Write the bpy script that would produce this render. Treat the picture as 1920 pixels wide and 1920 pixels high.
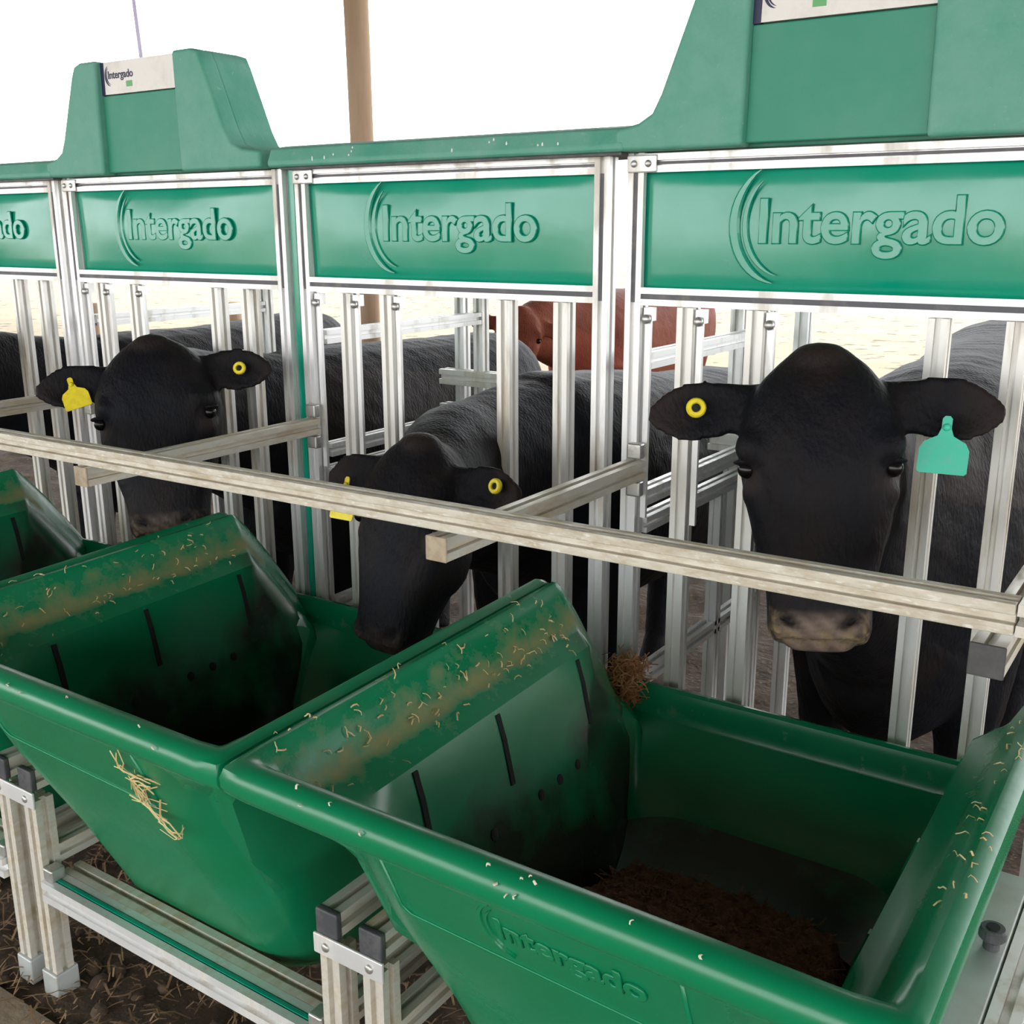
import bpy, bmesh, math, random
import numpy as np
from mathutils import Vector, Matrix

random.seed(7)
rng = np.random.default_rng(7)
S = bpy.context.scene
COL = S.collection
for o in list(bpy.data.objects):
    bpy.data.objects.remove(o)

# ------------------------------------------------------------------ camera, sky, sun, exposure
W = 0.9                                  # pitch of the feeding places (m)
cam = bpy.data.cameras.new('camera')
cam.sensor_width = 36.0
cam.lens = 2007.4 / 1920 * 36.0
cam.clip_start = 0.02
cam.clip_end = 400
co = bpy.data.objects.new('camera', cam)
COL.objects.link(co)
pitch, yaw, roll = -0.2611, 0.5958, -0.0033
fw = Vector((-math.sin(yaw) * math.cos(pitch), math.cos(yaw) * math.cos(pitch), math.sin(pitch)))
ri = Vector((math.cos(yaw), math.sin(yaw), 0))
up = ri.cross(fw)
r2 = math.cos(roll) * ri + math.sin(roll) * up
u2 = -math.sin(roll) * ri + math.cos(roll) * up
co.matrix_world = Matrix(((r2.x, u2.x, -fw.x, 1.0357), (r2.y, u2.y, -fw.y, -1.9072), (r2.z, u2.z, -fw.z, 1.5139), (0, 0, 0, 1)))
S.camera = co

world = bpy.data.worlds.new('overcast_sky')
S.world = world
world.use_nodes = True
bg = world.node_tree.nodes['Background']
bg.inputs['Color'].default_value = (0.96, 0.98, 1.0, 1)
bg.inputs['Strength'].default_value = 3.4

sun = bpy.data.lights.new('sun', 'SUN')
sun.energy = 6.0
sun.angle = 0.03
sun.color = (1.0, 0.95, 0.86)
so = bpy.data.objects.new('sun', sun)
COL.objects.link(so)
so.rotation_euler = (math.radians(-32), math.radians(14), 0)

vs = S.view_settings
vs.view_transform = 'Standard'
vs.look = 'None'
vs.exposure = 0.55
vs.gamma = 1.0
vs.use_curve_mapping = False

# ------------------------------------------------------------------ materials
def mat(name, col, rough=0.5, metal=0.0, col2=None, nscale=8.0, nlo=0.45, nhi=0.65, stretch=(1, 1, 1),
        bump=0.0, bscale=60.0, rough2=None, metal2=None, spec=0.5, fine=None):
    m = bpy.data.materials.new(name)
    m.use_nodes = True
    nt = m.node_tree
    b = nt.nodes['Principled BSDF']
    b.inputs['Base Color'].default_value = (*col, 1)
    b.inputs['Roughness'].default_value = rough
    b.inputs['Metallic'].default_value = metal
    b.inputs['Specular IOR Level'].default_value = spec
    tc = nt.nodes.new('ShaderNodeTexCoord')
    mp = nt.nodes.new('ShaderNodeMapping')
    mp.inputs['Scale'].default_value = stretch
    nt.links.new(tc.outputs['Object'], mp.inputs['Vector'])
    if col2 is not None:
        n = nt.nodes.new('ShaderNodeTexNoise')
        n.inputs['Scale'].default_value = nscale
        n.inputs['Detail'].default_value = 6
        n.inputs['Roughness'].default_value = 0.65
        nt.links.new(mp.outputs[0], n.inputs['Vector'])
        r = nt.nodes.new('ShaderNodeMapRange')
        r.inputs['From Min'].default_value = nlo
        r.inputs['From Max'].default_value = nhi
        nt.links.new(n.outputs['Fac'], r.inputs['Value'])
        mx = nt.nodes.new('ShaderNodeMix')
        mx.data_type = 'RGBA'
        mx.inputs['A'].default_value = (*col, 1)
        mx.inputs['B'].default_value = (*col2, 1)
        nt.links.new(r.outputs[0], mx.inputs['Factor'])
        out = mx.outputs['Result']
        if fine is not None:
            n2 = nt.nodes.new('ShaderNodeTexNoise')
            n2.inputs['Scale'].default_value = fine[1]
            n2.inputs['Detail'].default_value = 3
            nt.links.new(mp.outputs[0], n2.inputs['Vector'])
            r3 = nt.nodes.new('ShaderNodeMapRange')
            r3.inputs['From Min'].default_value = fine[2]
            r3.inputs['From Max'].default_value = fine[3]
            nt.links.new(n2.outputs['Fac'], r3.inputs['Value'])
            m3 = nt.nodes.new('ShaderNodeMix')
            m3.data_type = 'RGBA'
            m3.inputs['B'].default_value = (*fine[0], 1)
            nt.links.new(out, m3.inputs['A'])
            nt.links.new(r3.outputs[0], m3.inputs['Factor'])
            out = m3.outputs['Result']
        nt.links.new(out, b.inputs['Base Color'])
        for key, v1, v2 in (('Roughness', rough, rough2), ('Metallic', metal, metal2)):
            if v2 is not None:
                q = nt.nodes.new('ShaderNodeMapRange')
                q.inputs['To Min'].default_value = v1
                q.inputs['To Max'].default_value = v2
                nt.links.new(r.outputs[0], q.inputs['Value'])
                nt.links.new(q.outputs[0], b.inputs[key])
    if bump:
        n3 = nt.nodes.new('ShaderNodeTexNoise')
        n3.inputs['Scale'].default_value = bscale
        n3.inputs['Detail'].default_value = 5
        nt.links.new(mp.outputs[0], n3.inputs['Vector'])
        bp = nt.nodes.new('ShaderNodeBump')
        bp.inputs['Strength'].default_value = bump
        bp.inputs['Distance'].default_value = 0.01
        nt.links.new(n3.outputs['Fac'], bp.inputs['Height'])
        nt.links.new(bp.outputs[0], b.inputs['Normal'])
    return m

M = {}
M['alu'] = mat('alu', (0.80, 0.80, 0.79), 0.42, 0.55, (0.52, 0.47, 0.38), 14, 0.52, 0.78, (1, 1, 0.25), rough2=0.75, metal2=0.1)
M['alu_dirty'] = mat('alu_dirty', (0.74, 0.73, 0.69), 0.45, 0.45, (0.46, 0.36, 0.22), 16, 0.52, 0.78, (1, 1, 0.16), rough2=0.9, metal2=0.0)
M['alu_rail'] = mat('alu_rail', (0.60, 0.56, 0.47), 0.5, 0.25, (0.41, 0.34, 0.23), 75, 0.42, 0.70, (0.30, 1, 1), rough2=0.9, metal2=0.0,
                    fine=((0.70, 0.68, 0.62), 170, 0.60, 0.72))
M['alu_arm'] = mat('alu_arm', (0.66, 0.63, 0.56), 0.45, 0.4, (0.42, 0.33, 0.2), 18, 0.46, 0.70, (1, 0.25, 1), rough2=0.9, metal2=0.0)
M['steel'] = mat('steel', (0.55, 0.55, 0.53), 0.4, 0.8, (0.35, 0.3, 0.24), 40, 0.5, 0.7)
M['slot'] = mat('slot', (0.10, 0.10, 0.115), 0.6, 0.0, (0.16, 0.15, 0.15), 20)
M['panel'] = mat('panel', (0.0, 0.285, 0.175), 0.17, 0.0, (0.012, 0.30, 0.19), 5, 0.40, 0.70, rough2=0.30, bump=0.09, bscale=9, spec=0.75)
M['housing'] = mat('housing', (0.07, 0.31, 0.22), 0.5, 0.0, (0.16, 0.38, 0.30), 9, 0.38, 0.72, rough2=0.75, bump=0.08, bscale=180,
                   fine=((0.22, 0.42, 0.34), 70, 0.66, 0.85))
M['housing_in'] = mat('housing_in', (0.018, 0.25, 0.155), 0.5, 0.0, (0.05, 0.27, 0.18), 6, 0.4, 0.7)
M['label'] = mat('label', (0.80, 0.78, 0.74), 0.5, 0, (0.66, 0.63, 0.58), 10, 0.5, 0.75)
M['navy'] = mat('navy', (0.02, 0.02, 0.07), 0.5)
M['leaf_green'] = mat('leaf_green', (0.13, 0.42, 0.16), 0.5)
M['black_plastic'] = mat('black_plastic', (0.05, 0.052, 0.058), 0.55, 0, (0.10, 0.10, 0.10), 30)
M['grey_plastic'] = mat('grey_plastic', (0.055, 0.055, 0.055), 0.6, 0, (0.085, 0.08, 0.075), 30)
M['plate'] = mat('plate', (0.50, 0.53, 0.51), 0.4, 0.3, (0.40, 0.38, 0.33), 9, 0.45, 0.75)
M['hole'] = mat('hole', (0.008, 0.012, 0.01), 0.9)
M['cap_tan'] = mat('cap_tan', (0.42, 0.35, 0.25), 0.85, 0, (0.30, 0.23, 0.15), 30)
M['wood'] = mat('wood', (0.46, 0.33, 0.22), 0.8, 0, (0.33, 0.21, 0.13), 5, 0.35, 0.7, (1, 1, 0.12), bump=0.3, bscale=12)
M['soil'] = mat('soil', (0.055, 0.035, 0.022), 0.95, 0, (0.12, 0.08, 0.05), 9, 0.42, 0.7, bump=1.0, bscale=30, fine=((0.22, 0.15, 0.09), 60, 0.60, 0.75))
M['concrete'] = mat('concrete', (0.30, 0.23, 0.16), 0.9, 0, (0.2, 0.145, 0.1), 12, 0.4, 0.7, bump=0.4, bscale=60)
M['sand'] = mat('sand', (0.135, 0.112, 0.072), 0.95, 0, (0.165, 0.142, 0.10), 1.2, 0.4, 0.65, fine=((0.05, 0.034, 0.016), 4.0, 0.60, 0.66))
M['straw'] = mat('straw', (0.55, 0.40, 0.17), 0.8, 0, (0.68, 0.56, 0.32), 40)
M['straw_dark'] = mat('straw_dark', (0.20, 0.12, 0.06), 0.9, 0, (0.34, 0.22, 0.11), 25)
M['hay'] = mat('hay', (0.30, 0.13, 0.05), 0.9, 0, (0.42, 0.24, 0.11), 30)
M['grain'] = mat('grain', (0.66, 0.62, 0.48), 0.8)
M['feed'] = mat('feed', (0.085, 0.034, 0.017), 0.95, 0, (0.16, 0.075, 0.035), 60, 0.4, 0.65, bump=1.0, bscale=90)
M['tag_yellow'] = mat('tag_yellow', (0.75, 0.62, 0.01), 0.45, 0, (0.65, 0.5, 0.01), 60)
M['tag_green'] = mat('tag_green', (0.05, 0.50, 0.34), 0.5, 0, (0.11, 0.44, 0.33), 90, 0.5, 0.7)
M['eye'] = mat('eye', (0.004, 0.003, 0.003), 0.2, 0, spec=0.3)
M['roof'] = mat('roof', (0.17, 0.16, 0.15), 0.6, 0.1, (0.13, 0.11, 0.10), 3)  # sheet material of the added, unseen roof that shades the troughs
M['pole'] = mat('pole', (0.55, 0.50, 0.68), 0.5, 0.0)

def trough_mat():
    """green moulded plastic with a dusty, straw coloured stain lying along the crease of the shelves"""
    m = mat('trough', (0.0, 0.175, 0.066), 0.24, 0, (0.0, 0.19, 0.080), 5, 0.35, 0.7, rough2=0.34, bump=0.04, bscale=30)
    nt = m.node_tree
    b = nt.nodes['Principled BSDF']
    src = b.inputs['Base Color'].links[0].from_socket
    at = nt.nodes.new('ShaderNodeAttribute')
    at.attribute_name = 'dust'
    tc = nt.nodes.new('ShaderNodeTexCoord')
    n = nt.nodes.new('ShaderNodeTexNoise')
    n.inputs['Scale'].default_value = 17
    n.inputs['Detail'].default_value = 8
    n.inputs['Roughness'].default_value = 0.72
    nt.links.new(tc.outputs['Object'], n.inputs['Vector'])
    mul = nt.nodes.new('ShaderNodeMath')
    mul.operation = 'MULTIPLY_ADD'
    mul.inputs[1].default_value = 0.5
    nt.links.new(at.outputs['Fac'], mul.inputs[0])
    nt.links.new(n.outputs['Fac'], mul.inputs[2])
    r = nt.nodes.new('ShaderNodeMapRange')
    r.inputs['From Min'].default_value = 0.72
    r.inputs['From Max'].default_value = 1.0
    r.inputs['To Max'].default_value = 0.75
    nt.links.new(mul.outputs[0], r.inputs['Value'])
    mx = nt.nodes.new('ShaderNodeMix')
    mx.data_type = 'RGBA'
    mx.inputs['B'].default_value = (0.26, 0.22, 0.085, 1)
    nt.links.new(src, mx.inputs['A'])
    nt.links.new(r.outputs[0], mx.inputs['Factor'])
    nt.links.new(mx.outputs['Result'], b.inputs['Base Color'])
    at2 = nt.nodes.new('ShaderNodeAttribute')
    at2.attribute_name = 'residue_shade'  # dried feed on the back wall, plus interior shade painted into the colour
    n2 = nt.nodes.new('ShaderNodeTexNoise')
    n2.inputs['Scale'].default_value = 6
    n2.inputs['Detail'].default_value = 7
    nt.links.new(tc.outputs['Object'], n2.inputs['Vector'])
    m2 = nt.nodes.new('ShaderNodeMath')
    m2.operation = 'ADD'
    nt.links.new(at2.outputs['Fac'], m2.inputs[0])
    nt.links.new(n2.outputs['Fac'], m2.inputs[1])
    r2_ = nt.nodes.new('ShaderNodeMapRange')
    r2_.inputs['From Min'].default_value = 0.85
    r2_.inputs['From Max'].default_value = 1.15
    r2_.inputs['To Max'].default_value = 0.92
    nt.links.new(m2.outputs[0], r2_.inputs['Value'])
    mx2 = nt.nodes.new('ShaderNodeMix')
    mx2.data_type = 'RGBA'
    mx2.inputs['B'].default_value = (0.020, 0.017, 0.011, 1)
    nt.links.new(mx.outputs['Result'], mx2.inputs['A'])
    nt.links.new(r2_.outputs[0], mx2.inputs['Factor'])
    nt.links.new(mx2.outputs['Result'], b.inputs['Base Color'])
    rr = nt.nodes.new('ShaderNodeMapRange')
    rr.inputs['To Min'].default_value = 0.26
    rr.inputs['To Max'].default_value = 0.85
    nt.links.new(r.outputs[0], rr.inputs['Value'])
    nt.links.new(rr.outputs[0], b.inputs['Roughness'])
    return m
M['trough'] = trough_mat()

def hide_mat(name, col, tint, muzzle, rough=0.55):
    m = mat(name, col, rough, 0, tint, 9, 0.45, 0.75, bump=0.42, bscale=140, stretch=(1, 1, 0.45), spec=0.10)
    nt = m.node_tree
    b = nt.nodes['Principled BSDF']
    prev = b.inputs['Base Color'].links[0].from_socket
    for attr, c in (('brown', tuple(min(1, 2.2 * t) for t in tint)), ('muzzle', muzzle), ('crumbs', (0.24, 0.175, 0.09)), ('darkskin', (0.006, 0.005, 0.005))):
        at = nt.nodes.new('ShaderNodeAttribute')
        at.attribute_name = attr
        mx = nt.nodes.new('ShaderNodeMix')
        mx.data_type = 'RGBA'
        mx.inputs['B'].default_value = (*c, 1)
        nt.links.new(prev, mx.inputs['A'])
        nt.links.new(at.outputs['Fac'], mx.inputs['Factor'])
        prev = mx.outputs['Result']
    nt.links.new(prev, b.inputs['Base Color'])
    b.inputs['Sheen Weight'].default_value = 0.004
    b.inputs['Sheen Roughness'].default_value = 0.4
    return m
M['hide_black'] = hide_mat('hide_black', (0.006, 0.0065, 0.009), (0.015, 0.0105, 0.0085), (0.17, 0.125, 0.10))
M['hide_red'] = hide_mat('hide_red', (0.20, 0.055, 0.03), (0.13, 0.03, 0.018), (0.55, 0.33, 0.16), 0.6)

# ------------------------------------------------------------------ helpers
def thing(name, label, cat, loc, group=None):
    o = bpy.data.objects.new(name, None)
    o.empty_display_size = 0.1
    COL.objects.link(o)
    o.location = loc
    o['label'] = label
    o['category'] = cat
    if group:
        o['group'] = group
    return o

def origin(p):
    v = Vector((0, 0, 0))
    while p is not None:
        v += p.location
        p = p.parent
    return v

def obj(name, bm, m, parent=None, smooth=False, label=None, loc=None, bevel=0.0, bseg=2, angle=40):
    """bm is in world coordinates; linked relative to the parent (or to loc)"""
    base = origin(parent) if parent is not None else Vector(loc or (0, 0, 0))
    bmesh.ops.recalc_face_normals(bm, faces=bm.faces)
    bmesh.ops.translate(bm, verts=bm.verts, vec=-base)
    me = bpy.data.meshes.new(name)
    bm.to_mesh(me)
    bm.free()
    me.materials.append(M[m])
    if smooth:
        me.shade_smooth()
        if smooth != True:
            me.set_sharp_from_angle(angle=math.radians(smooth))
    o = bpy.data.objects.new(name, me)
    COL.objects.link(o)
    if parent is not None:
        o.parent = parent
    elif loc is not None:
        o.location = loc
    if bevel:
        b = o.modifiers.new('bevel', 'BEVEL')
        b.width = bevel
        b.segments = bseg
        b.limit_method = 'ANGLE'
        b.angle_limit = math.radians(angle)
        b.harden_normals = False
        me.shade_smooth()
        w = o.modifiers.new('wn', 'WEIGHTED_NORMAL')
        w.keep_sharp = True
    if label:
        o['label'] = label
    return o

def tag(o, label, cat, group=None, kind=None):
    o['label'] = label
    if cat:
        o['category'] = cat
    if group:
        o['group'] = group
    if kind:
        o['kind'] = kind
    return o

def box(bm, x0, x1, y0, y1, z0, z1):
    v = [bm.verts.new((x, y, z)) for z in (z0, z1) for y in (y0, y1) for x in (x0, x1)]
    for f in ((0, 1, 3, 2), (4, 5, 7, 6), (0, 1, 5, 4), (2, 3, 7, 6), (0, 2, 6, 4), (1, 3, 7, 5)):
        bm.faces.new([v[i] for i in f])
    return bm

def new_box(*a):
    return box(bmesh.new(), *a)

def prism_y(bm, pts, y0, y1):
    """polygon in (x, z) extruded along y"""
    a = [bm.verts.new((x, y0, z)) for x, z in pts]
    b = [bm.verts.new((x, y1, z)) for x, z in pts]
    bm.faces.new(a)
    bm.faces.new(b[::-1])
    n = len(pts)
    for i in range(n):
        bm.faces.new((a[i], a[(i + 1) % n], b[(i + 1) % n], b[i]))
    return bm

def profile(bm, p0, p1, w=0.036, h=None, upv=(0, 0, 1)):
    """slotted aluminium extrusion from p0 to p1 (centre line)"""
    h = h or w
    p0, p1 = Vector(p0), Vector(p1)
    ax = (p1 - p0).normalized()
    u = Vector(upv)
    if abs(ax.dot(u)) > 0.95:
        u = Vector((0, 1, 0))
    s = ax.cross(u).normalized()
    u = s.cross(ax).normalized()
    g, d = 0.15, 0.26
    base = [(-.5, -.5), (-g, -.5), (-g, -.5 + d), (g, -.5 + d), (g, -.5)]
    ring = []
    for k in range(4):
        c, sn = [(1, 0), (0, 1), (-1, 0), (0, -1)][k]
        ring += [(x * c - y * sn, x * sn + y * c) for x, y in base]
    A = [bm.verts.new(p0 + s * (x * w) + u * (y * h)) for x, y in ring]
    B = [bm.verts.new(p1 + s * (x * w) + u * (y * h)) for x, y in ring]
    n = len(ring)
    for i in range(n):
        bm.faces.new((A[i], A[(i + 1) % n], B[(i + 1) % n], B[i]))
    bm.faces.new(A[::-1])
    bm.faces.new(B)
    return bm

def tube(bm, pts, r, n=10, cap=True):
    pts = [Vector(p) for p in pts]
    rs = r if isinstance(r, (list, tuple)) else [r] * len(pts)
    rings = []
    for i, p in enumerate(pts):
        t = (pts[min(i + 1, len(pts) - 1)] - pts[max(i - 1, 0)]).normalized()
        if i == 0:
            a = Vector((0, 0, 1)) if abs(t.z) < 0.9 else Vector((1, 0, 0))
            s = t.cross(a).normalized()
        else:
            s = (s - t * s.dot(t)).normalized()
        u = s.cross(t)
        rings.append([bm.verts.new(p + (s * math.cos(2 * math.pi * k / n) + u * math.sin(2 * math.pi * k / n)) * rs[i]) for k in range(n)])
    for a, b in zip(rings, rings[1:]):
        for k in range(n):
            bm.faces.new((a[k], a[(k + 1) % n], b[(k + 1) % n], b[k]))
    if cap:
        bm.faces.new(rings[0][::-1])
        bm.faces.new(rings[-1])
    return bm

def ball(bm, c, r, seg=12, rings=8, mtx=None):
    sx, sy, sz = r if isinstance(r, (list, tuple)) else (r, r, r)
    m = Matrix.Translation(Vector(c)) @ (mtx.to_4x4() if mtx is not None else Matrix.Identity(4)) @ Matrix.Diagonal((sx, sy, sz, 1))
    bmesh.ops.create_uvsphere(bm, u_segments=seg, v_segments=rings, radius=1, matrix=m)
    return bm

def text_bm(body, size, extrude, bevel, mtx, offset=0.0):
    cu = bpy.data.curves.new('t', 'FONT')
    cu.body = body
    cu.size = size
    cu.extrude = extrude
    cu.bevel_depth = bevel
    cu.bevel_resolution = 1
    cu.offset = offset
    cu.resolution_u = 5
    o = bpy.data.objects.new('t', cu)
    COL.objects.link(o)
    bpy.context.view_layer.update()
    dg = bpy.context.evaluated_depsgraph_get()
    me = bpy.data.meshes.new_from_object(o.evaluated_get(dg))
    bm = bmesh.new()
    bm.from_mesh(me)
    bmesh.ops.transform(bm, matrix=mtx, verts=bm.verts)
    bpy.data.objects.remove(o)
    bpy.data.curves.remove(cu)
    bpy.data.meshes.remove(me)
    return bm

def crescent(bm, c, rad, a0, a1, w, depth, mtx):
    """tapered arc in local xy, raised by depth along local z, rounded ridge"""
    n = 18
    prev = None
    for i in range(n + 1):
        t = i / n
        a = math.radians(a0 + (a1 - a0) * t)
        hw = w * max(0.08, math.sin(math.pi * min(1, max(0, t))) ** 0.8)
        row = []
        for dr, dz in ((-hw, -depth * 0.2), (-hw * 0.6, depth), (hw * 0.6, depth), (hw, -depth * 0.2)):
            row.append(bm.verts.new(mtx @ Vector((c[0] + (rad + dr) * math.cos(a), c[1] + (rad + dr) * 1.15 * math.sin(a), dz))))
        if prev:
            for k in range(3):
                bm.faces.new((prev[k], prev[k + 1], row[k + 1], row[k]))
        prev = row
    return bm

def logo(mtx, size, depth, bevel):
    """two crescents and the lettering, in local xy with z out of the surface"""
    bm = text_bm('Intergado', size, depth, bevel, mtx @ Matrix.Translation((0.0, 0, 0)), offset=size * 0.012)
    k = size / 0.1
    crescent(bm, (0.045 * k, 0.030 * k), 0.085 * k, 118, 262, 0.010 * k, depth + bevel, mtx)
    crescent(bm, (0.055 * k, 0.030 * k), 0.075 * k, 128, 258, 0.006 * k, depth + bevel, mtx)
    return bm

# ------------------------------------------------------------------ the setting
GZ = -0.04                               # level of the soil
def ground(name, x0, x1, y0, y1, z, m, nx, ny, amp):
    bm = bmesh.new()
    vs = [[bm.verts.new((x0 + (x1 - x0) * i / nx, y0 + (y1 - y0) * j / ny,
                         z + amp * (random.random() - 0.5))) for i in range(nx + 1)] for j in range(ny + 1)]
    for j in range(ny):
        for i in range(nx):
            bm.faces.new((vs[j][i], vs[j][i + 1], vs[j + 1][i + 1], vs[j + 1][i]))
    o = obj(name, bm, m, None, smooth=True)
    o['kind'] = 'structure'
    return o
g = ground('floor', -14, 12, -0.97, 7.4, GZ, 'soil', 260, 90, 0.035)
g['label'] = 'dark trodden soil and bedding under the feeders and in the pen'
g = ground('floor', -90, 60, 7.4, 110, GZ, 'sand', 40, 40, 0.0)
g['label'] = 'bright sunlit sandy yard beyond the pen'
g = obj('trim_1', new_box(-40, 40, -30, -0.925, GZ - 0.1, GZ + 0.012), 'concrete', None)
g['kind'] = 'structure'
g['label'] = 'brown concrete walkway in front of the feeders'
bm = bmesh.new()
nr = 130
for j, (y, dz) in enumerate(((-7.6, -0.75), (7.6, 0.9))):
    for i in range(nr + 1):
        bm.verts.new((-30 + 46 * i / nr, y, 4.3 + dz + 0.03 * (i % 2)))
bm.verts.ensure_lookup_table()
for i in range(nr):
    bm.faces.new((bm.verts[i], bm.verts[i + 1], bm.verts[nr + 2 + i], bm.verts[nr + 1 + i]))
g = obj('unseen_roof', bm, 'roof')  # out of view; added and sized to keep sky light out of the troughs
g['kind'] = 'structure'
g['label'] = 'unseen ribbed sheet roof added over the feeding line to shade it'

# loose straw and dung crumbs on the soil under the feeders
bm = bmesh.new()
for i in range(5200):
    x, y = random.uniform(-2.2, 0.4), random.uniform(-0.96, 0.5)
    a, L, w = random.uniform(0, 6.28), random.uniform(0.015, 0.07), random.uniform(0.001, 0.0028)
    z = GZ + random.uniform(0.012, 0.03)
    d = Vector((math.cos(a), math.sin(a), random.uniform(-0.25, 0.35))) * L
    s = Vector((-math.sin(a), math.cos(a), 0)) * w
    p = Vector((x, y, z))
    k = Vector((0, 0, random.uniform(0, 0.012))) + s * random.uniform(-4, 4)
    v = [bm.verts.new(q) for q in (p - s, p + s, p + d * .5 + k + s, p + d * .5 + k - s, p + d + s * .5, p + d - s * .5)]
    bm.faces.new((v[0], v[1], v[2], v[3]))
    bm.faces.new((v[3], v[2], v[4], v[5]))
o = obj('straw_litter', bm, 'straw_dark', None, loc=(-0.9, -0.3, 0))
tag(o, 'dark brown straw litter strewn over the soil under the troughs', 'straw', kind='stuff')
bm = bmesh.new()
for i in range(700):
    x, y = random.uniform(-2.2, 0.6), random.uniform(-0.96, 0.6)
    r = random.uniform(0.008, 0.026)
    ball(bm, (x, y, GZ + r * 0.3), (r, r * random.uniform(0.6, 1), r * 0.7), 6, 4, Matrix.Rotation(random.uniform(0, 6), 3, 'Z'))
o = obj('soil_clods', bm, 'soil', None, smooth=True, loc=(-0.8, -0.2, 0))
tag(o, 'small dark clods of soil lying under the troughs', 'clods', kind='stuff')

# ------------------------------------------------------------------ feeding gates (one per place)
ZT, ZPT, ZPB, ZB = 1.647, 1.609, 1.398, 1.362
FW = 0.034
ZARM = 1.058
BX = {-2.0: -1.810, -1.0: -0.900, 0.0: -0.008, 1.0: 0.892, -3.0: -2.71}
def gate(k, label, bars, gapl=0.022, gapr=0.018):
    xl = BX[float(k)] + gapl
    xr = BX[float(k + 1)] - gapr
    t = thing('feeding_gate', label, 'gate', ((xl + xr) / 2, 0.02, 0.0), 'aluminium feeding gates in the row')
    y = FW / 2
    for x, nm in ((xl + FW / 2, 'post'), (xr - FW / 2, 'post')):
        p = obj('post', profile(bmesh.new(), (x, y, 0.02), (x, y, ZT), FW), 'alu', t)
        s = new_box(x - 0.0055, x + 0.0055, 0.0035, 0.006, ZPB - 0.03, ZT - 0.035)
        obj('slot_strip', s, 'slot', p, label='dark grey strip in the slot')
    tr = obj('top_rail', profile(bmesh.new(), (xl + FW, y, ZT - FW / 2 - 0.002), (xr - FW, y, ZT - FW / 2 - 0.002), FW), 'alu', t)
    br = obj('bottom_rail', profile(bmesh.new(), (xl + FW, y, (ZPB + ZB) / 2), (xr - FW, y, (ZPB + ZB) / 2), FW), 'alu', t)
    s = new_box(xl + FW, xr - FW, 0.0035, 0.006, (ZPB + ZB) / 2 - 0.0056, (ZPB + ZB) / 2 + 0.0056)
    obj('slot_strip', s, 'slot', br, label='dark grey strip in the slot')
    s = new_box(xl + FW, xr - FW, 0.0035, 0.006, ZT - FW / 2 - 0.0045, ZT - FW / 2 + 0.0005)
    obj('slot_strip', s, 'slot', tr, label='dark grey strip in the slot')
    # moulded green panel, slightly domed, with raised lettering
    bm = bmesh.new()
    nx, nz = 36, 14
    x0, x1, z0, z1 = xl + FW - 0.003, xr - FW + 0.003, ZPB - 0.003, ZPT + 0.003
    for yy in (0,):
        g = [[None] * (nx + 1) for _ in range(nz + 1)]
        for j in range(nz + 1):
            for i in range(nx + 1):
                u, v = i / nx, j / nz
                e = min(u * 0.8, (1 - u) * 0.8, v * 0.21, (1 - v) * 0.21)
                dome = 0.010 * math.sin(math.pi * u) * math.sin(math.pi * v) + 0.002 * math.sin(7 * u + 3 * v + k)
                lip = 0.004 * min(1, e / 0.012)
                g[j][i] = bm.verts.new((x0 + (x1 - x0) * u, 0.020 - dome - lip, z0 + (z1 - z0) * v))
    for j in range(nz):
        for i in range(nx):
            bm.faces.new((g[j][i], g[j][i + 1], g[j + 1][i + 1], g[j + 1][i]))
    back = [bm.verts.new((x, 0.028, z)) for x, z in ((x0, z0), (x1, z0), (x1, z1), (x0, z1))]
    bm.faces.new(back)
    for a, b in (((0, 0), (0, nx)), ((0, nx), (nz, nx)), ((nz, nx), (nz, 0)), ((nz, 0), (0, 0))):
        pass
    pan = obj('panel', bm, 'panel', t, smooth=True)
    mtx = Matrix.Translation((xl + 0.262, 0.0065, 1.484)) @ Matrix.Rotation(math.pi / 2, 4, 'X')
    obj('raised_lettering', logo(mtx, 0.1085, 0.0008, 0.0022), 'panel', pan, smooth=False, label='raised arc emblem and word Intergado moulded in the panel')
    # vertical bars of the neck slot
    for bx in bars:
        x = BX[float(k)] + bx + FW / 2
        obj('bar', profile(bmesh.new(), (x, 0.022, 0.12), (x, 0.022, ZB - 0.001), FW), 'alu_dirty', t)
    obj('sill_rail', profile(bmesh.new(), (xl + FW, 0.022, 0.10), (xr - FW, 0.022, 0.10), FW), 'alu_dirty', t)
    # sliding pins with round heads left of the first bars
    for px in (xl + FW + 0.012, BX[float(k)] + bars[0] + 0.046, BX[float(k)] + bars[1] + 0.046):
        pn = obj('slide_pin', new_box(px - 0.006, px + 0.006, 0.012, 0.020, 0.93, ZB - 0.012), 'alu', t)
        b = bmesh.new()
        ball(b, (px, 0.004, ZB - 0.026), (0.0095, 0.008, 0.0095), 10, 7)
        obj('bolt', b, 'steel', pn, smooth=True, label='round steel bolt head')
        c = new_box(px - 0.009, px + 0.009, 0.010, 0.030, ZB - 0.030, ZB - 0.004)
        obj('pin_block', c, 'alu', pn)
    # corner plate with two bolts
    bm = new_box(xl + 0.000, xl + 0.062, -0.006, 0.000, ZT - 0.036, ZT - 0.004)
    cp = obj('corner_plate', bm, 'alu', t, bevel=0.003)
    for q in (0.016, 0.046):
        b = bmesh.new()
        ball(b, (xl + q, -0.007, ZT - 0.02), (0.007, 0.004, 0.007), 10, 6)
        obj('bolt', b, 'steel', cp, smooth=True, label='round steel bolt head')
    return t
gate(0, 'aluminium feeding gate at the right end, its green panel under the largest green housing', (0.133, 0.274, 0.598, 0.722))
gate(-1, 'aluminium feeding gate with green panel below the long low green lid in the middle', (0.146, 0.272, 0.600, 0.744))
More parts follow.
